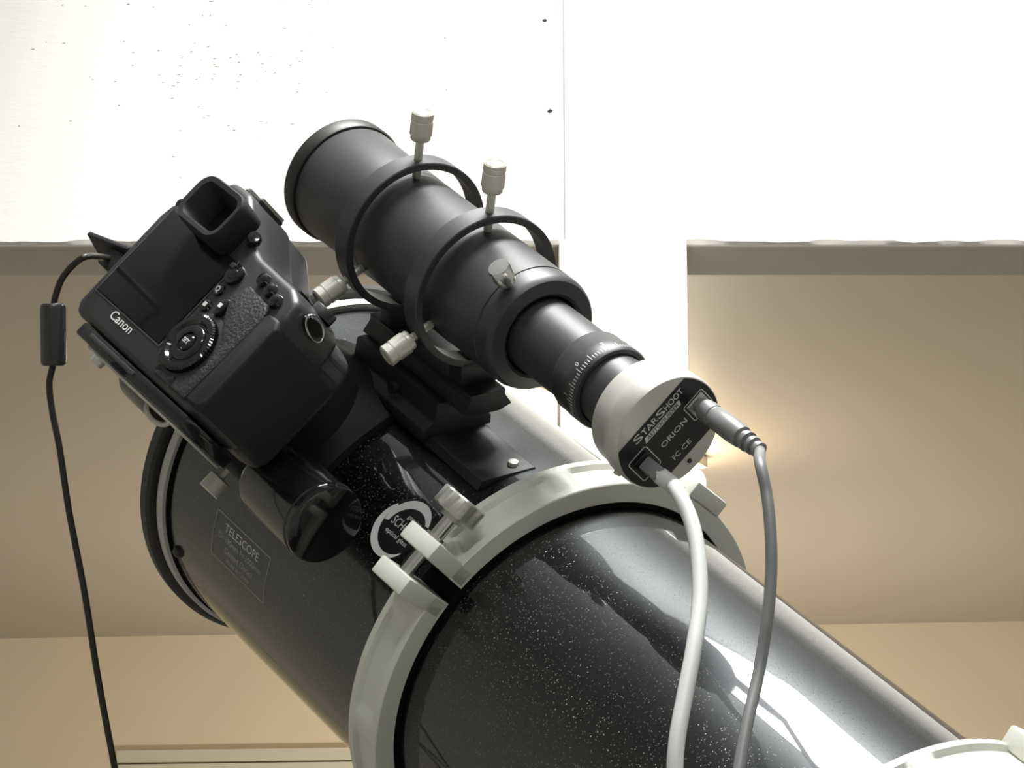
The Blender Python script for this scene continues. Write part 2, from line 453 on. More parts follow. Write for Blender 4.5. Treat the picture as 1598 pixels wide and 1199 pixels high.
for s_, sz, y, wd, mt, of in (('TELESCOPE', 7.6, 8.6, 42, 'grey_print', .012), ('D=190mm F=1000mm', 5.6, 1.6, 53, 'dark_print', .004), ('Coated Optics', 5.6, -5.0, 35, 'dark_print', .004), ('Made in China', 4.0, -10.9, 28, 'dark_print', 0)):
    bm = flat(text2d(s_, sz, of * sz * .1, wd), lambda x, yy, y=y: lab(x, yy + y))
    obj('label_text', bm, M[mt], scope, recalc=False)
# round optical glass sticker
def log(x, y, r=R + .10): return lab(x, y, r, 228, -.6)
def disc2(cx, cy, r, n=48): return [(cx + r * math.cos(2 * math.pi * i / n), cy + r * math.sin(2 * math.pi * i / n)) for i in range(n)]
bm = bmesh.new(); NR = 6
rings = [[bm.verts.new(log(19.5 * k / NR * math.cos(a * math.pi / 24), 19.5 * k / NR * math.sin(a * math.pi / 24))) for a in range(48)] for k in range(1, NR + 1)]
c0 = bm.verts.new(log(0, 0))
for i in range(48): bm.faces.new((c0, rings[0][i], rings[0][(i + 1) % 48]))
for A_, B_ in zip(rings, rings[1:]):
    for i in range(48): bm.faces.new((A_[i], B_[i], B_[(i + 1) % 48], A_[(i + 1) % 48]))
st = obj('glass_sticker', bm, M['glabel'], scope, recalc=False)
def crescent(c0, r0, c1, r1, a0, a1, n=40):
    bm = bmesh.new(); prev = None
    for i in range(n + 1):
        a = math.radians(a0 + (a1 - a0) * i / n); d = (math.cos(a), math.sin(a))
        o = (c0[0] + r0 * d[0], c0[1] + r0 * d[1])
        # inner circle hit along the same ray from c0
        ex, ey = c0[0] - c1[0], c0[1] - c1[1]; b = ex * d[0] + ey * d[1]; c = ex * ex + ey * ey - r1 * r1
        t = -b + math.sqrt(max(0, b * b - c)); t = min(t, r0)
        cur = (bm.verts.new(log(*o, R + .22)), bm.verts.new(log(c0[0] + t * d[0], c0[1] + t * d[1], R + .22)))
        if prev: bm.faces.new((prev[0], cur[0], cur[1], prev[1]))
        prev = cur
    return bm
obj('sticker_crescent', crescent((2.4, 2.6), 17.0, (4.0, -.6), 14.8, -2, 196), M['white_print'], st, recalc=False)
obj('sticker_crescent', crescent((-.6, -2.0), 18.4, (2.2, .4), 16.9, 140, 330), M['white_print'], st, recalc=False)
for s_, sz, x, y, wd, mt in (('SCHOTT', 8.0, 3.5, 1.2, 24, 'white_print'), ('genuine', 4.0, 6, 8.0, 13, 'grey_print'), ('optical glass', 4.2, 3.5, -5.6, 22, 'grey_print')):
    obj('sticker_text', flat(text2d(s_, sz, .01, wd), lambda X, Y, x=x, y=y: log(X + x, Y + y, R + .26)), M[mt], st, recalc=False)

# focuser (part of the telescope): base, neck, drawtube, knobs, lock screw
FS, FM = 99.0, 14.0                       # where its axis meets the tube
fb = bmesh.new()
seg = 64
def saddle(r, h):                         # ring of points lying on the tube, raised by h
    out = []
    for i in range(seg):
        a = 2 * math.pi * i / seg; q = 4.0
        k = r / ((abs(math.cos(a)) ** q + abs(math.sin(a)) ** q) ** (1 / q)) if r > 30 else r
        y = FM + k * math.sin(a); s = FS + k * math.cos(a)
        x = math.sqrt(max(1, R * R - y * y)) + h
        out.append(Vector((x, y, -s)))
    return out
levels = [[fb.verts.new(p) for p in saddle(54, .2)], [fb.verts.new(p) for p in saddle(54, 5)], [fb.verts.new(p) for p in saddle(51.5, 7)]]
levels.append([fb.verts.new((125, FM + 43 * math.sin(2 * math.pi * i / seg), -FS - 43 * math.cos(2 * math.pi * i / seg))) for i in range(seg)])
levels.append([fb.verts.new((146, FM + 41 * math.sin(2 * math.pi * i / seg), -FS - 41 * math.cos(2 * math.pi * i / seg))) for i in range(seg)])
levels.append([fb.verts.new((148, FM + 39 * math.sin(2 * math.pi * i / seg), -FS - 39 * math.cos(2 * math.pi * i / seg))) for i in range(seg)])
for A_, B_ in zip(levels, levels[1:]):
    for i in range(seg): fb.faces.new((A_[i], A_[(i + 1) % seg], B_[(i + 1) % seg], B_[i]))
fb.faces.new(levels[-1])
fbo = obj('focuser_body', fb, M['rubber'], scope)
for ds, dm in ((23, 39), (-23, 39), (23, -30), (-23, -30)):
    y = FM + dm; x = math.sqrt(R * R - y * y) + 6
    nrm = Vector((math.sqrt(R * R - y * y), y, 0)).normalized()
    c = lathe([(9.2, 0), (9.2, 1.6), (6.0, 2.4), (5.2, .6), (0, .6)], 24, axis_M((x, y, -FS - ds), nrm))
    add_lathe(c, [(0, 2.0), (1.7, 1.7), (2.0, .4)], 12, axis_M((x, y, -FS - ds), nrm))
    obj('focuser_screw', c, M['gloss'], fbo)
obj('drawtube', lathe([(33, -1), (33, 14), (35, 14.5), (35, 20.3), (31, 20.8)], 64, axis_M((145, FM, -FS), (1, 0, 0))), M['gloss'], scope)
KX, KY = 150.0, -29.5
kb = lathe([(0, 0), (7, 0), (7, -8), (21.5, -8.2), (23.2, -10), (24, -13), (24, -62), (24.4, -62.5), (24.4, -64.5), (23.6, -65.2), (23.6, -67), (24.2, -67.4), (24.0, -69.2), (22.5, -70.2), (0, -70.2)], 72, Matrix.Translation((KX, KY, -150)))
obj('focus_knob', kb, M['gloss'], scope)
kb = lathe([(0, 0), (7, 0), (7, 8), (23.2, 10), (24, 13), (24, 46), (22, 48), (0, 48)], 72, Matrix.Translation((KX, KY, -52)))
obj('focus_knob', kb, M['gloss'], scope)
obj('pinion_housing', box(135, 163, -44, -12, -150, -52, 5, 3), M['rubber'], scope)
ls = lathe([(0, 0), (1.9, 0), (1.9, 9), (6.6, 9.3), (7.2, 10), (7.2, 19.5), (6.6, 20.2), (0, 20.2)], 28, axis_M((140, -41, -113), (0, -1, 0)))
obj('lock_screw', ls, M['thumb'], scope)

# ------------------------------------------------------------------ tube rings
def half_ring(a0, a1, pockets, w=30.0, ri=118.0, ro=130.5):
    bm = bmesh.new(); n = max(8, int((a1 - a0) / 1.5)); h = w / 2; rows = []
    def depth(a):
        d = 0
        for p0, p1 in pockets:
            if p0 < a < p1: d = max(d, min(1, (a - p0) / 2.5, (p1 - a) / 2.5))
        return 3.0 * d
    for i in range(n + 1):
        A = a0 + (a1 - a0) * i / n; d = depth(A); a = math.radians(A)
        sec = [(-h + .6, ri), (-h, ri + .6), (-h, ro - .6), (-h + .6, ro), (-h + 5, ro), (-h + 7, ro - d), (h - 7, ro - d), (h - 5, ro), (h - .6, ro), (h, ro - .6), (h, ri + .6), (h - .6, ri)]
        rows.append([bm.verts.new((r * math.cos(a), r * math.sin(a), z)) for z, r in sec])
    k = len(rows[0])
    for A_, B_ in zip(rows, rows[1:]):
        for i in range(k): bm.faces.new((A_[i], A_[(i + 1) % k], B_[(i + 1) % k], B_[i]))
    bm.faces.new(rows[0]); bm.faces.new(rows[-1])
    return bm
def polar_box(bm, ang, r0, r1, t0, t1, z0, z1, bev=1.2):
    b2 = box(r0, r1, t0, t1, z0, z1, bev, 2)
    b2.transform(Matrix.Rotation(math.radians(ang), 4, 'Z'))
    me = bpy.data.meshes.new('tmp'); b2.to_mesh(me); b2.free(); bm.from_mesh(me); bpy.data.meshes.remove(me)
    return bm
def tube_ring(s, label, foot=82):
    rt = empty('tube_ring', label, 'tube ring', TF @ Matrix.Translation((0, 0, -s * .001)), 'cream tube rings clamped round the telescope')
    up = half_ring(-2.4, 174.6, [(4, 36), (40, 68), (102, 140)])
    polar_box(up, -2.4, 119, 153, 0, 11, -15, 15); polar_box(up, foot, 127, 139, -18, 13, -15, 15, 1.5)
    obj('upper_half', up, M['ring'], rt, 30)
    dn = half_ring(175.4, 352.4, [(190, 255), (285, 310), (314, 344)])
    polar_box(dn, -7.6, 119, 153, -11, 0, -15, 15); polar_box(dn, 267, 127, 141, -24, 24, -15, 15, 1.5)
    obj('lower_half', dn, M['ring'], rt, 30)
    obj('felt_lining', lathe([(115.3, -15.2), (118.2, -15.2), (118.2, 15.2), (115.3, 15.2)], 144, closed=True), M['felt'], rt)
    bm = bmesh.new(); add_lathe(bm, [(0, -16), (6, -16), (6, 16), (0, 16)], 20, Matrix.Translation((136 * math.cos(math.radians(175)), 136 * math.sin(math.radians(175)), 0)))
    obj('hinge_pin', bm, M['alu'], rt)
    # clamp bolt, runs tangentially through both lugs
    M5 = Matrix.Rotation(math.radians(-5), 4, 'Z')
    bo = lathe([(0, -12), (4.8, -12), (4.8, 41), (0, 41)], 20, M5 @ axis_M((143, 0, 2), (0, 1, 0)))
    add_lathe(bo, [(4.8, 18), (7.6, 18), (7.6, 19.6), (4.8, 19.6)], 24, M5 @ axis_M((143, 0, 2), (0, 1, 0)), closed=True)
    b_ = obj('clamp_bolt', bo, M['chrome'], rt)
    kn = bmesh.new(); nk = 48; pr_ = []
    for z, k in ((34, .94), (35, 1), (44.5, 1), (45.5, .94)):
        pr_.append([kn.verts.new((k * (13.2 + 1.2 * math.cos(6 * 2 * math.pi * i / nk)) * math.cos(2 * math.pi * i / nk), k * (13.2 + 1.2 * math.cos(6 * 2 * math.pi * i / nk)) * math.sin(2 * math.pi * i / nk), z)) for i in range(nk)])
    for A_, B_ in zip(pr_, pr_[1:]):
        for i in range(nk): kn.faces.new((A_[i], A_[(i + 1) % nk], B_[(i + 1) % nk], B_[i]))
    kn.faces.new(pr_[0]); kn.faces.new(pr_[-1])
    add_lathe(kn, [(7, 31), (7, 34)], 24)
    kn.transform(M5 @ axis_M((143, 0, 2), (0, 1, 0)))
    obj('clamp_knob', kn, M['alu'], rt)
    return rt
tube_ring(287, 'cream white tube ring clamped round the telescope beneath the guide scope')
tube_ring(603, 'cream white tube ring at the lower right end of the telescope', 73)

# mount that carries the rings, below the frame
mt_ = empty('telescope_mount', 'dark telescope mount on a steel pier below the tube', 'mount', None)
A3 = math.radians(267)
def tw(s, ang, r): return TF @ (tp(s, ang, r) * .001)
dv = box(141.3, 155, -25, 25, -660, -250, 2); dv.transform(Matrix.Rotation(A3, 4, 'Z')); dv.transform(Matrix.Scale(.001, 4)); dv.transform(TF)
obj('dovetail_bar', dv, M['mount'], mt_, scale=1)
c_ = tw(450, 267, 155); q_ = tw(450, 267, 330)
hd_ = bmesh.new(); ax = axis_M(c_, q_ - c_)
add_lathe(hd_, [(0, .0005), (.055, .0005), (.055, .03), (.045, .04), (.045, .16), (.03, .18), (0, .18)], 40, ax)
obj('declination_head', hd_, M['mount'], mt_, scale=1)
bx, by, bz = q_
obj('pier', lathe([(0, 0), (.16, 0), (.16, .012), (.06, .012), (.06, bz - .02), (0, bz - .02)], 48, Matrix.Translation((bx, by, 0.0005))), M['mount'], mt_, scale=1)
ra = lathe([(0, -.10), (.05, -.10), (.055, -.08), (.055, .08), (.05, .10), (0, .10)], 40, axis_M(q_, -U))
obj('polar_axis_housing', ra, M['mount'], mt_, scale=1)

# ------------------------------------------------------------------ guide scope
VG = dirw(.535, .433, -.725).normalized()
GA = camw(-53.2, -83.9, 1700.0)
WG = GA - ORG; WG = (WG - VG * WG.dot(VG)).normalized()
YG = (-VG).cross(WG)
GF = frame(GA, WG, YG, -VG)                                  # x away from the tube, z forward; s = -z
g = empty('guide_scope', 'satin black guide scope riding on top of the telescope', 'guide scope', GF)
obj('dew_shield', lathe([(36.5, 88), (37.4, 86), (36.2, 40), (35.8, 20)], 96), M['finder'], g)
obj('front_cap_ring', lathe([(34, 99), (38.2, 99), (39.3, 97.5), (39.3, 89), (38.4, 87.6), (36.0, 87.4), (34, 90)], 96, closed=True), M['rim'], g)
obj('objective_lens', lathe([(0, 92), (20, 91), (35, 88)], 64), M['gloss'], g)
obj('main_tube', lathe([(35.4, 26), (35.6, 24), (35.4, -116), (34.9, -116.4), (34.9, -117.2), (35.4, -117.6), (35.3, -126), (34.6, -129), (33.2, -131), (26, -132.6), (24.2, -131.5), (23, -126)], 96), M['finder'], g)
obj('drawtube', lathe([(22.2, -120), (22.2, -178)], 72), M['finder'], g)
hr = bmesh.new()
add_lathe(hr, [(22.2, -176), (23.6, -177), (24.4, -178.5), (24.4, -188), (24.8, -188.6), (24.8, -199.5), (24.0, -201), (21.5, -201)], 96)
ho = obj('helical_focus_ring', hr, M['finder'], g)
sc_ = bmesh.new()
for i in range(40):
    a = math.radians(-118 + i * 4.2); ln = 5.0 if i % 5 == 0 else 3.0
    t = math.radians(.55); q = [sc_.verts.new((24.95 * math.cos(a + da), 24.95 * math.sin(a + da), z)) for da, z in ((-t, -199), (t, -199), (t, -199 + ln), (-t, -199 + ln))]
    sc_.faces.new(q)
obj('scale_marks', sc_, M['grey_print'], ho)
for s_, a in (('0', -50), ('1', -92), ('2', -8)):
    obj('scale_digit', flat(text2d(s_, 4.2, .01), lambda x, y, a=a: Vector((24.95 * math.cos(math.radians(a) + x / 24.9), 24.95 * math.sin(math.radians(a) + x / 24.9), -192.5 + y))), M['grey_print'], ho)
# lock knob near the rear end
kn = lathe([(0, 0), (2, 0), (2, 3), (5.4, 3.4), (5.4, 6.5), (6.4, 7), (6.6, 14.6), (6.0, 15.6), (0, 15.8)], 28, axis_M((35 * math.cos(math.radians(-31)), 35 * math.sin(math.radians(-31)), -121), (math.cos(math.radians(-31)), math.sin(math.radians(-31)), 0)))
obj('lock_knob', kn, M['chrome'], g)
# the two adjustment rings with three thumb screws each
def thumb(k=0):
    bm = lathe([(2.0, -10 + k), (2.5, -9 + k), (2.5, 14), (5.4, 14.3), (6.0, 15.2), (6.0, 17.5), (6.7, 18), (6.7, 26.4), (6.2, 26.7), (6.2, 27.4), (6.6, 27.7), (6.6, 31.5), (5.6, 32.4), (4.4, 31.4), (0, 31.2)], 32)
    return bm
for sr in (-13.0, 66.0):
    bm = lathe([(43.2, 7), (47.0, 7), (47.6, 6.4), (47.6, -6.4), (47.0, -7), (43.2, -7)], 96, Matrix.Translation((0, 0, -sr)), closed=True)
    rg = obj('mounting_ring', bm, M['finder'], g)
    ft = box(-60, -42, -14, 14, -sr - 7, -sr + 7, 1.5)
    obj('ring_foot', ft, M['bracket'], rg)
    for a in (3, 123, 243):
        k = 0 if a < 90 else 9; t_ = thumb(k); d = Vector((math.cos(math.radians(a)), math.sin(math.radians(a)), 0)); t_.transform(axis_M(d * (45.5 - k) + Vector((0, 0, -sr)), d))
        obj('thumb_screw', t_, M['thumb'], rg)
bk = prism([(-58, -15), (-58, 9), (-62, 9), (-69, 14), (-72, 6), (-72, -12), (-69, -20), (-62, -15)], -86, 30, bev=.8, seg=2, plane='xy')
obj('dovetail_rail', bk, M['bracket'], g)
shoe = prism([(-68, -27), (-68, -21), (-72.3, -13), (-72.3, 6), (-79, 6), (-84, 11), (-90, 11), (-91, -12), (-90, -36), (-84, -36), (-80, -29)], -70, 24, bev=.9, seg=2, plane='xy')
so = obj('bracket_shoe', shoe, M['bracket'], g)
base = prism([(-89, -30), (-89, 6), (-93, 8), (-92.4, 0), (-92.6, -15), (-95, -33)], -126, 34, bev=.6, seg=2, plane='xy')
obj('bracket_base', base, M['bracket'], g)
for x, y, z, sg in ((-76, 6, -56, 1), (-76, 6, 4, 1), (-76, -29, -30, -1)):
    c = lathe([(0, 0), (1.9, 0), (1.9, 2), (3.6, 2.2), (3.6, 6), (0, 6)], 20, axis_M((x, y, z), (0.1, sg, 0)))
    obj('shoe_screw', c, M['alu' if sg > 0 else 'bracket'], so)
obj('base_screw', lathe([(0, 3), (3, 2.6), (3.6, 0)], 18, axis_M((-89.4, -4, -118), (1, 0, 0))), M['alu'], so)

# ------------------------------------------------------------------ autoguider on the guide scope
ga = empty('guide_camera', 'round silver guide camera with black printed face on the end of the guide scope', 'camera', GF)
obj('nosepiece', lathe([(20.9, -199), (20.9, -226)], 72), M['finder'], ga)
bodyp = [(20.6, -225), (29.2, -225.4), (30.8, -226.6), (31.3, -228.6), (31.6, -237), (32.8, -240), (33.1, -243), (33.1, -252), (32.6, -253.2), (31.9, -253.4), (0, -253.4)]
gb = obj('housing', lathe(bodyp, 128), M['guider'], ga)
FX = Vector((.68, .733, 0)); FU = Vector((.733, -.68, 0))
def face(x, y, h=.15): return FX * x + FU * y + Vector((0, 0, -253.4 - h))
# black printed band between two chords of the face
pts = []; RB = 32.0; cu_, cl_ = 18.8, -21.5
aU = math.asin(cu_ / RB); aL = math.asin(cl_ / RB)
arcR = [(RB * math.cos(a), RB * math.sin(a)) for a in [aL + (aU - aL) * i / 20 for i in range(21)]]
arcL = [(-x, y) for x, y in reversed(arcR)]
bm = bmesh.new(); bm.faces.new([bm.verts.new(face(x, y, .12)) for x, y in arcR + arcL])
fp = obj('face_label', bm, M['glabel'], ga, recalc=False)
def ftext(s_, sz, x, y, wd, mt, off=.01, shear=0, h=.3):
    obj('face_text', flat(text2d(s_, sz, off, wd, shear), lambda X, Y: face(X + x, Y + y, h)), M[mt], fp, recalc=False)
ftext('S', 7.0, -13.6, 14.6, 5.4, 'white_print', .06); ftext('TAR', 5.8, -4.6, 14.4, 11.4, 'white_print', .05)
ftext('S', 7.0, 4.2, 14.6, 5.4, 'white_print', .06); ftext('HOOT', 5.8, 14.2, 14.4, 13.6, 'white_print', .05)
bm = bmesh.new(); bm.faces.new([bm.verts.new(face(x, y, .2)) for x, y in ((-12.4, 7.7), (15.2, 7.7), (16.2, 11.2), (-11.0, 11.2))])
obj('face_bar', bm, M['white_print'], fp, recalc=False)
ftext('AUTOGUIDER', 3.6, 2, 9.4, 24.5, 'glabel', .03, .15, h=.34)
ftext('ORION', 5.0, 2, -2.8, 19.5, 'white_print', .05)
ftext('FC', 5.0, -5.4, -15.6, 4.8, 'white_print', .03); ftext('CE', 4.6, 2.4, -15.6, 6.6, 'white_print', .02)
obj('face_screw', lathe([(0, .9), (1.3, .8), (1.5, 0)], 16, axis_M(face(-2.5, -26.0, -.1), (0, 0, -1))), M['glabel'], ga)
obj('side_screw', lathe([(0, 5), (2.2, 5), (2.4, 0)], 16, axis_M((31 * math.cos(math.radians(205)), 31 * math.sin(math.radians(205)), -232), (math.cos(math.radians(205)), math.sin(math.radians(205)), 0))), M['guider'], ga)
def frame_line(x0, x1, y0, y1, r, t=.55, corners=6):
    out = []
    for cx_, cy_, a0 in ((x1 - r, y1 - r, 0), (x0 + r, y1 - r, 90), (x0 + r, y0 + r, 180), (x1 - r, y0 + r, 270)):
        for i in range(corners + 1):
            a = math.radians(a0 + 90 * i / corners); out.append((cx_, cy_, math.cos(a), math.sin(a)))
    bm = bmesh.new(); A_ = [bm.verts.new(face(c[0] + r * c[2], c[1] + r * c[3], .2)) for c in out]; B_ = [bm.verts.new(face(c[0] + (r - t) * c[2], c[1] + (r - t) * c[3], .2)) for c in out]
    for i in range(len(A_)): bm.faces.new((A_[i], A_[(i + 1) % len(A_)], B_[(i + 1) % len(A_)], B_[i]))
    return bm
obj('port_outline', frame_line(-27.5, -13.2, -10.5, 7.4, 2.0), M['white_print'], fp, recalc=False)
obj('port_outline', frame_line(14.2, 29.0, -9.2, 4.4, 1.4), M['white_print'], fp, recalc=False)
def port(x0, x1, y0, y1, mt):
    bm = box(x0, x1, y0, y1, 0, 1.4, .3, 1)
    for v in bm.verts: p = v.co.copy(); v.co = face(p.x, p.y, .1 + p.z)
    return obj('port', bm, M[mt], ga)
port(-25, -15.5, -8, 5, 'gloss'); port(16, 27.5, -8, 3.2, 'alu')

# cables from the guide camera
def gw(x, y, h): return GF @ (face(x, y, h) * .001)
wc = empty('white_cable', 'white cable hanging from the lower socket of the round guide camera', 'cable')
pl = box(-24.2, -16.2, -6.5, 2.5, 1.6, 16, 1, 2)
for v in pl.verts: p = v.co.copy(); v.co = gw(p.x, p.y, p.z)
obj('plug', pl, M['cable_grey'], wc, scale=1)
pts = [gw(-20.2, -2, 14), gw(-20.2, -2.2, 26), pxw(1058, 768, 1478), pxw(1079, 815, 1462), pxw(1090, 872, 1447), pxw(1092, 940, 1430), pxw(1083, 1010, 1412), pxw(1068, 1090, 1396), pxw(1056, 1160, 1384), pxw(1053, 1230, 1375), pxw(1060, 1330, 1365), pxw(1085, 1450, 1370), Vector((.10, 1.30, .55)), Vector((.12, 1.30, .12)), Vector((.16, 1.27, .006)), Vector((.45, 1.15, .006))]
obj('cord', sweep(catmull(pts, 10), lambda t: .0041 if t > .12 else .0047, 14), M['cable_white'], wc, scale=1)
gc = empty('grey_cable', 'grey cable with ribbed plug hanging from the upper socket of the round guide camera', 'cable')
d_ = gw(21.8, -2.4, 1.7); e_ = gw(21.8, -2.4, 47)
t_ = (e_ - d_).normalized()
def prof_sweep(prof, M4, seg=28): return lathe(prof, seg, M4)
pm = axis_M(d_, t_)
pb = lathe([(0, 0), (.0042, 0), (.0042, .003), (.0058, .004), (.0062, .007), (.0062, .012), (.0058, .0125), (.0058, .0133), (.0063, .014), (.0066, .030), (.0060, .037), (.0046, .0375), (.0046, .0395), (.0056, .040), (.0056, .0425), (.0040, .043), (.0040, .0445), (.0050, .045), (.0050, .0475), (.0036, .048), (.0036, .0495), (.0045, .050), (.0045, .0525), (.0034, .0535), (0, .054)], 32, pm)
obj('plug', pb, M['cable_grey'], gc, scale=1)
e_ = gw(21.8, -2.4, 54)
pts = [gw(21.8, -2.4, 50), e_, pxw(1186, 722, 1440), pxw(1197, 775, 1428), pxw(1203, 840, 1418), pxw(1203, 905, 1410), pxw(1197, 970, 1402), pxw(1184, 1050, 1392), pxw(1166, 1130, 1373), pxw(1152, 1210, 1357), pxw(1145, 1300, 1342), pxw(1150, 1430, 1336), Vector((.16, 1.26, .55)), Vector((.18, 1.26, .12)), Vector((.23, 1.22, .005)), Vector((.52, 1.08, .005))]
obj('cord', sweep(catmull(pts, 10), .0030, 14), M['cable_grey'], gc, scale=1)

# ------------------------------------------------------------------ DSLR on the focuser
CD = camw(-172.7, -46.7, 1636.0)
DF = frame(CD, U, -NN, MM)                                   # x right, y forward, z up
ds = empty('dslr_camera', 'black digital camera attached to the telescope focuser with its screen facing out', 'camera', DF)
out = [(-93, -48), (-88, -54.5), (54, -54.5), (62, -48), (63, 20), (60, 32), (48, 37.5), (6, 39), (-8, 43), (-24, 53), (-42, 64.5), (-63, 64.5), (-71, 55), (-77, 42), (-85, 38), (-92, 31), (-94, 22)]
bd_ = prism(out, 0, 44, bev=4.5, seg=3)
add_prism(bd_, [(-52, -50), (8, -50), (10, 30), (-8, 42), (-24, 52), (-43, 63), (-62, 63), (-70, 50), (-76, 20)], 36, 66, bev=5, seg=3)     # mount and prism front
add_prism(bd_, [(20, -53), (54, -53), (62, -46), (62, 18), (56, 30), (30, 34), (20, 30)], 36, 68, bev=8, seg=3)                # hand grip
body = obj('body', bd_, M['dslr'], ds, 40)
obj('lens_mount', lathe([(30, 0), (33, 0), (33, 12), (31, 12.5)], 64, axis_M((-20, 64, -3), (0, 1, 0))), M['gloss'], ds)
# screen
obj('screen', box(-85.2, -4.6, -1.4, 3, -36.2, 28.4, 1.0, 2), M['screen'], ds)
fr = bmesh.new()
for a in ((-86.2, -3.6, -.55, 2, -37.4, -36.6), (-4.2, -3.4, -.55, 2, -37.4, 29), (-86.2, -85.6, -.55, 2, -37.4, 29)): add_box(fr, *a)
obj('screen_border', fr, mat('dull_grey_edge', (.10, .10, .10), .5), ds)
def back(x, z, h=.1): return Vector((x, -h, z))
obj('brand_lettering', flat(text2d('Canon', 8.2, .02, 25.5), lambda X, Y: back(X - 45, Y - 41.2, .5)), M['white_print'], ds, recalc=False)
# thumb rest with pebbled rubber, and the smooth button panel between it and the screen
obj('thumb_rest', prism([(10, -50), (48, -50), (49, -20), (50, 12), (47, 20), (20, 22), (14, 10), (24, -2), (36, -12), (41, -28), (30, -44), (12, -47)], -2.2, 3, bev=1.4, seg=2), M['leather'], ds)
# card door wraps round the grip side
obj('card_door', prism([(47, -49.5), (60, -49.5), (64.6, -44), (64.6, 12), (60, 17.5), (50, 17.5), (47, 12)], -1.6, 60, bev=2.2, seg=3), M['rubber'], ds)
# eyecup
ec = bmesh.new()
def rrect(x0, x1, z0, z1, r, n=6):
    o_ = []
    for cx_, cz_, a0 in ((x1 - r, z1 - r, 0), (x0 + r, z1 - r, 90), (x0 + r, z0 + r, 180), (x1 - r, z0 + r, 270)):
        for i in range(n + 1):
            a = math.radians(a0 + 90 * i / n); o_.append((cx_ + r * math.cos(a), cz_ + r * math.sin(a)))
    return o_
lv = []
for y, a in ((2, rrect(-58, -16, 25, 56, 6)), (-8, rrect(-60, -14, 25, 57, 8)), (-16, rrect(-62, -13, 25.5, 58, 10)), (-18.5, rrect(-61, -14, 26.5, 57, 9.5)), (-18.2, rrect(-57, -17, 29, 54, 7)), (-8, rrect(-50, -24, 31, 50, 4)), (-2, rrect(-48, -26, 32, 49, 3))):
    lv.append([ec.verts.new((x, y, z)) for x, z in a])
for A_, B_ in zip(lv, lv[1:]):
    for i in range(len(A_)): ec.faces.new((A_[i], A_[(i + 1) % len(A_)], B_[(i + 1) % len(A_)], B_[i]))
eo = obj('eyecup', ec, M['rubber'], ds, 40)
bm = bmesh.new(); bm.faces.new([bm.verts.new((x, -2.2, z)) for x, z in rrect(-48, -26, 32, 49, 3)])
obj('eyepiece_lens', bm, M['gloss'], eo)
obj('diopter_knob', lathe([(0, 5), (3.6, 4.6), (4.2, 3.4), (4.2, 0)], 20, axis_M((-9, 1, 44), (.5, -1, .3))), M['gloss'], ds)
# hot shoe and its metal rails
hs = obj('hot_shoe', box(-62, -44, 10, 34, 63.5, 66.4, .6), M['dslr'], ds)
for x in (-62, -46.2): obj('shoe_rail', box(x, x + 2.2, 11, 33, 66.3, 68.4, .4), M['alu'], hs)
obj('top_display', box(6, 40, 12, 32, 37.6, 39.6, 1), M['gloss'], ds)
obj('main_dial', lathe([(0, 6), (7, 6), (7.6, 5), (7.6, 0)], 32, axis_M((46, 30, 36.5), (0, 0, 1))), M['dslr'], ds)
# quick control dial
qd = bmesh.new(); nt_ = 60; rows = []
for y, r0 in ((0, 18.4), (-3.4, 18.4), (-4.4, 17.2)):
    rows.append([qd.verts.new(((r0 + (.7 if i % 2 else 0)) * math.cos(math.pi * i / nt_), y, (r0 + (.7 if i % 2 else 0)) * math.sin(math.pi * i / nt_))) for i in range(2 * nt_)])
for r0, y in ((14.5, -4.6), (13.6, -3.6), (12.8, -2.8), (12.0, -2.9), (11.4, -4.0), (10.6, -4.4), (6.6, -4.0), (6.2, -2.8), (0.01, -2.8)):
    rows.append([qd.verts.new((r0 * math.cos(math.pi * i / nt_), y, r0 * math.sin(math.pi * i / nt_))) for i in range(2 * nt_)])
for A_, B_ in zip(rows, rows[1:]):
    for i in range(2 * nt_): qd.faces.new((A_[i], A_[(i + 1) % (2 * nt_)], B_[(i + 1) % (2 * nt_)], B_[i]))
qd.transform(Matrix.Translation((18.5, -1.2, -25)))
qo = obj('control_dial', qd, M['gloss'], ds)
obj('dial_seat', prism(disc2(18.5, -25, 22.5, 40), -1.2, 3, bev=.8, seg=2), M['dslr'], ds)
sb = obj('set_button', lathe([(0, 2.6), (4.4, 2.4), (5.4, 1.2), (5.6, 0)], 28, axis_M((18.5, -3.6, -25), (0, -1, 0))), M['gloss'], qo)
obj('set_mark', flat(text2d('SET', 4.0, .05), lambda X, Y: back(X + 18.5, Y - 25, 6.35)), M['white_print'], qo, recalc=False)
def button(x, z, r, h=2.2, rz=None, mark=None, base=1.0):
    bm = lathe([(0, h), (r * .55, h * .96), (r * .85, h * .7), (r, 0)], 24, axis_M((0, 0, 0), (0, -1, 0)))
    if rz: bmesh.ops.scale(bm, vec=(1, 1, rz), verts=bm.verts[:])
    bm.transform(Matrix.Translation((x, -base, z)))
    b = obj('button', bm, M['gloss'], ds)
    if mark == 'sq':
        obj('button_mark', box(x - 1.5, x + 1.5, -base - h - .25, -base - h + .3, z - 1.2, z + 1.6), M['white_print'], b)
    elif mark:
        obj('button_mark', flat(text2d(mark, 5.2, .04), lambda X, Y: back(X + x, Y + z, base + h + .15)), M['white_print'], b, recalc=False)
    return b
button(1.4, 9.2, 4.0, 2, mark='Q', base=.2); button(2.6, -2.2, 4.0, 2, mark='sq', base=.2); button(16, 2.6, 4.0, 3, 1.7, mark='sq')
button(10.4, -45.4, 2.8, 1.2, mark=None, base=.2); button(28.6, -47.6, 3.4, 1.2, base=1.8)
for x, z in ((25.5, 29.5), (36.2, 27.4), (46.6, 24.6)): button(x, z, 4.6, 3.4, base=.8)
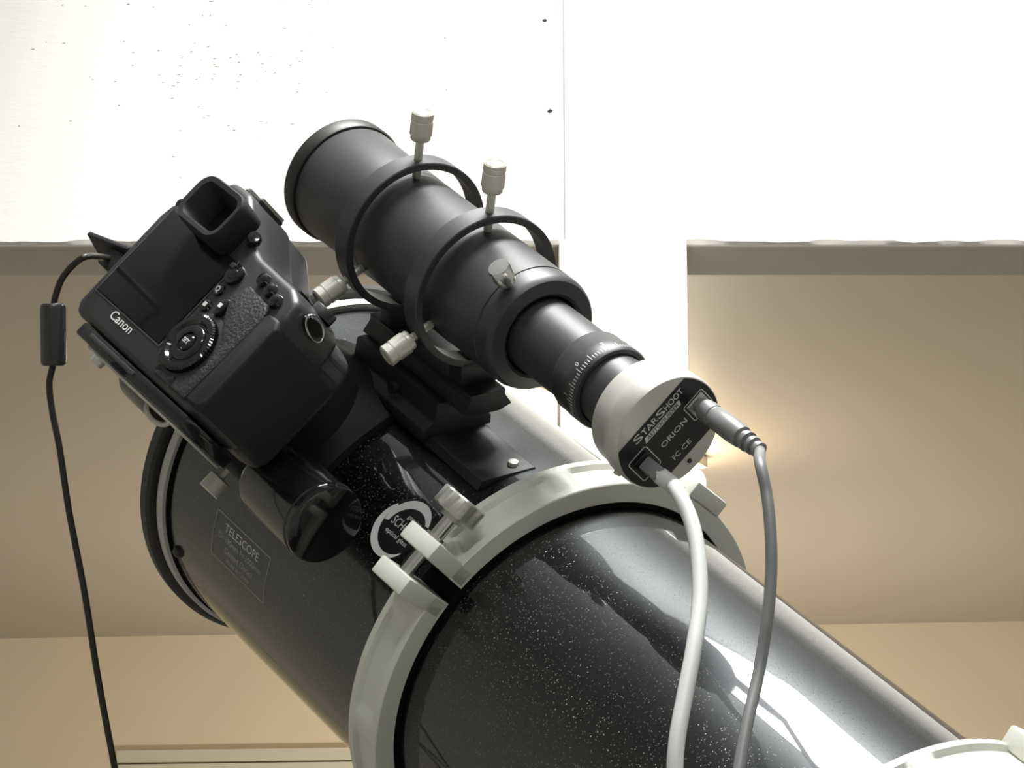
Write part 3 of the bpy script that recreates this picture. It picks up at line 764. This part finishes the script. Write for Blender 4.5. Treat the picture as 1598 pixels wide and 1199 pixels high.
button(-87, 34, 3.4, 1.6, base=-1.5); button(-79, 36, 3.0, 1.4, base=-.6); button(-70, 33, 2.6, 1.4, base=-.2)
lvw = obj('live_view_switch', prism(disc2(2.6, 21.6, 6.6, 32), -3.0, 1, bev=1.1, seg=2), M['gloss'], ds)
obj('switch_lever', box(-4.0, 1, -4.4, -2.4, 23, 26.5, .8), M['dslr'], lvw)
obj('start_button', lathe([(0, 2), (3, 1.6), (3.8, 0)], 20, axis_M((3, -2.8, 21), (0, -1, 0))), M['gloss'], lvw)
obj('red_mark', prism(disc2(-6.8, 22.6, 1.6, 16), -.9, .4), M['red'], ds)
# strap lug on the grip side
sl = bmesh.new()
ring_ = [Vector((64.2, 18 + 9.5 * math.cos(a), 28.4 + 4.6 * math.sin(a) - 2 * math.cos(a))) for a in [2 * math.pi * i / 28 for i in range(29)]]
add_sweep(sl, ring_, .6, 8, False)
lug = obj('strap_lug', sl, M['chrome'], ds)
obj('lug_recess', lathe([(0, .6), (8.2, .6), (8.6, -2)], 32, Matrix.Translation((63, 18, 28.4)) @ Matrix.Diagonal((1, 1.05, .48, 1)) @ axis_M((0, 0, 0), (1, 0, 0))), M['gloss'], ds)
# open socket cover on the left side
fv = box(-134, -92, 0, 17, -1.5, 1.5, .8, 2); fv.transform(Matrix.Translation((-93, 0, -6)) @ Matrix.Rotation(math.radians(-12), 4, 'Y') @ Matrix.Rotation(math.radians(-14), 4, 'X') @ Matrix.Translation((93, 0, 0)))
obj('socket_cover', fv, M['rubber'], ds)
# base plate under the body with a folding screw ring
bp = obj('base_plate', box(-74, 58, 1, 46, -63.5, -54.8, 1.5, 2), M['gloss'], ds)
obj('plate_groove', box(-60, -4, .2, 2, -60.2, -57.2, .5), M['dslr'], bp)
obj('plate_liner', box(-58, 56, 3, 44, -65.2, -63.6, .5), M['alu'], bp)
dr = [Vector((20 + 13 * math.cos(a), 14, -65 - 5 * math.sin(a))) for a in [math.pi * i / 24 for i in range(25)]]
obj('screw_ring', sweep(dr, 1.5, 10), M['alu'], bp)
obj('plate_screw', lathe([(0, 4.2), (4.2, 4.2), (4.6, 0)], 20, axis_M((-44, 6, -65), (0, 0, -1))), M['alu'], bp)

# USB cable with its ferrite core
uc = empty('usb_cable', 'dark cable with a cylindrical ferrite core hanging from the side of the camera', 'cable')
def dw(x, y, z): return DF @ (Vector((x, y, z)) * .001)
pg = box(-111, -93.8, 3, 13, -24, -10, 1.6, 2); pg.transform(Matrix.Scale(.001, 4)); pg.transform(DF)
obj('plug', pg, M['rubber'], uc, scale=1)
zc = 1655
st_ = dw(-109, 8, -17)
pts = [st_, pxw(137, 400, zc), pxw(115, 413, zc), pxw(97, 435, zc), pxw(88, 458, zc), pxw(84, 478, zc), pxw(83.5, 520, zc), pxw(83, 566, zc), pxw(77, 600, zc), pxw(82, 645, zc), pxw(93, 700, zc), pxw(108, 800, zc), pxw(131, 920, zc), pxw(150, 1040, zc), pxw(166, 1130, zc), pxw(180, 1205, zc), pxw(198, 1320, zc), pxw(210, 1450, zc), Vector((-.29, 1.62, .50)), Vector((-.33, 1.60, .12)), Vector((-.36, 1.54, .004)), Vector((-.55, 1.30, .004))]
obj('cord', sweep(catmull(pts, 10), .00195, 12), M['cable_black'], uc, scale=1)
f0, f1 = pxw(82.5, 474, zc), pxw(83.5, 571, zc); fl_ = (f1 - f0).length
obj('ferrite_core', lathe([(.0022, 0), (.0062, 0), (.0072, .0012), (.0074, .003), (.0074, fl_ - .003), (.0070, fl_ - .001), (.0060, fl_), (.0022, fl_)], 40, axis_M(f0, f1 - f0)), M['ferrite'], uc, scale=1)
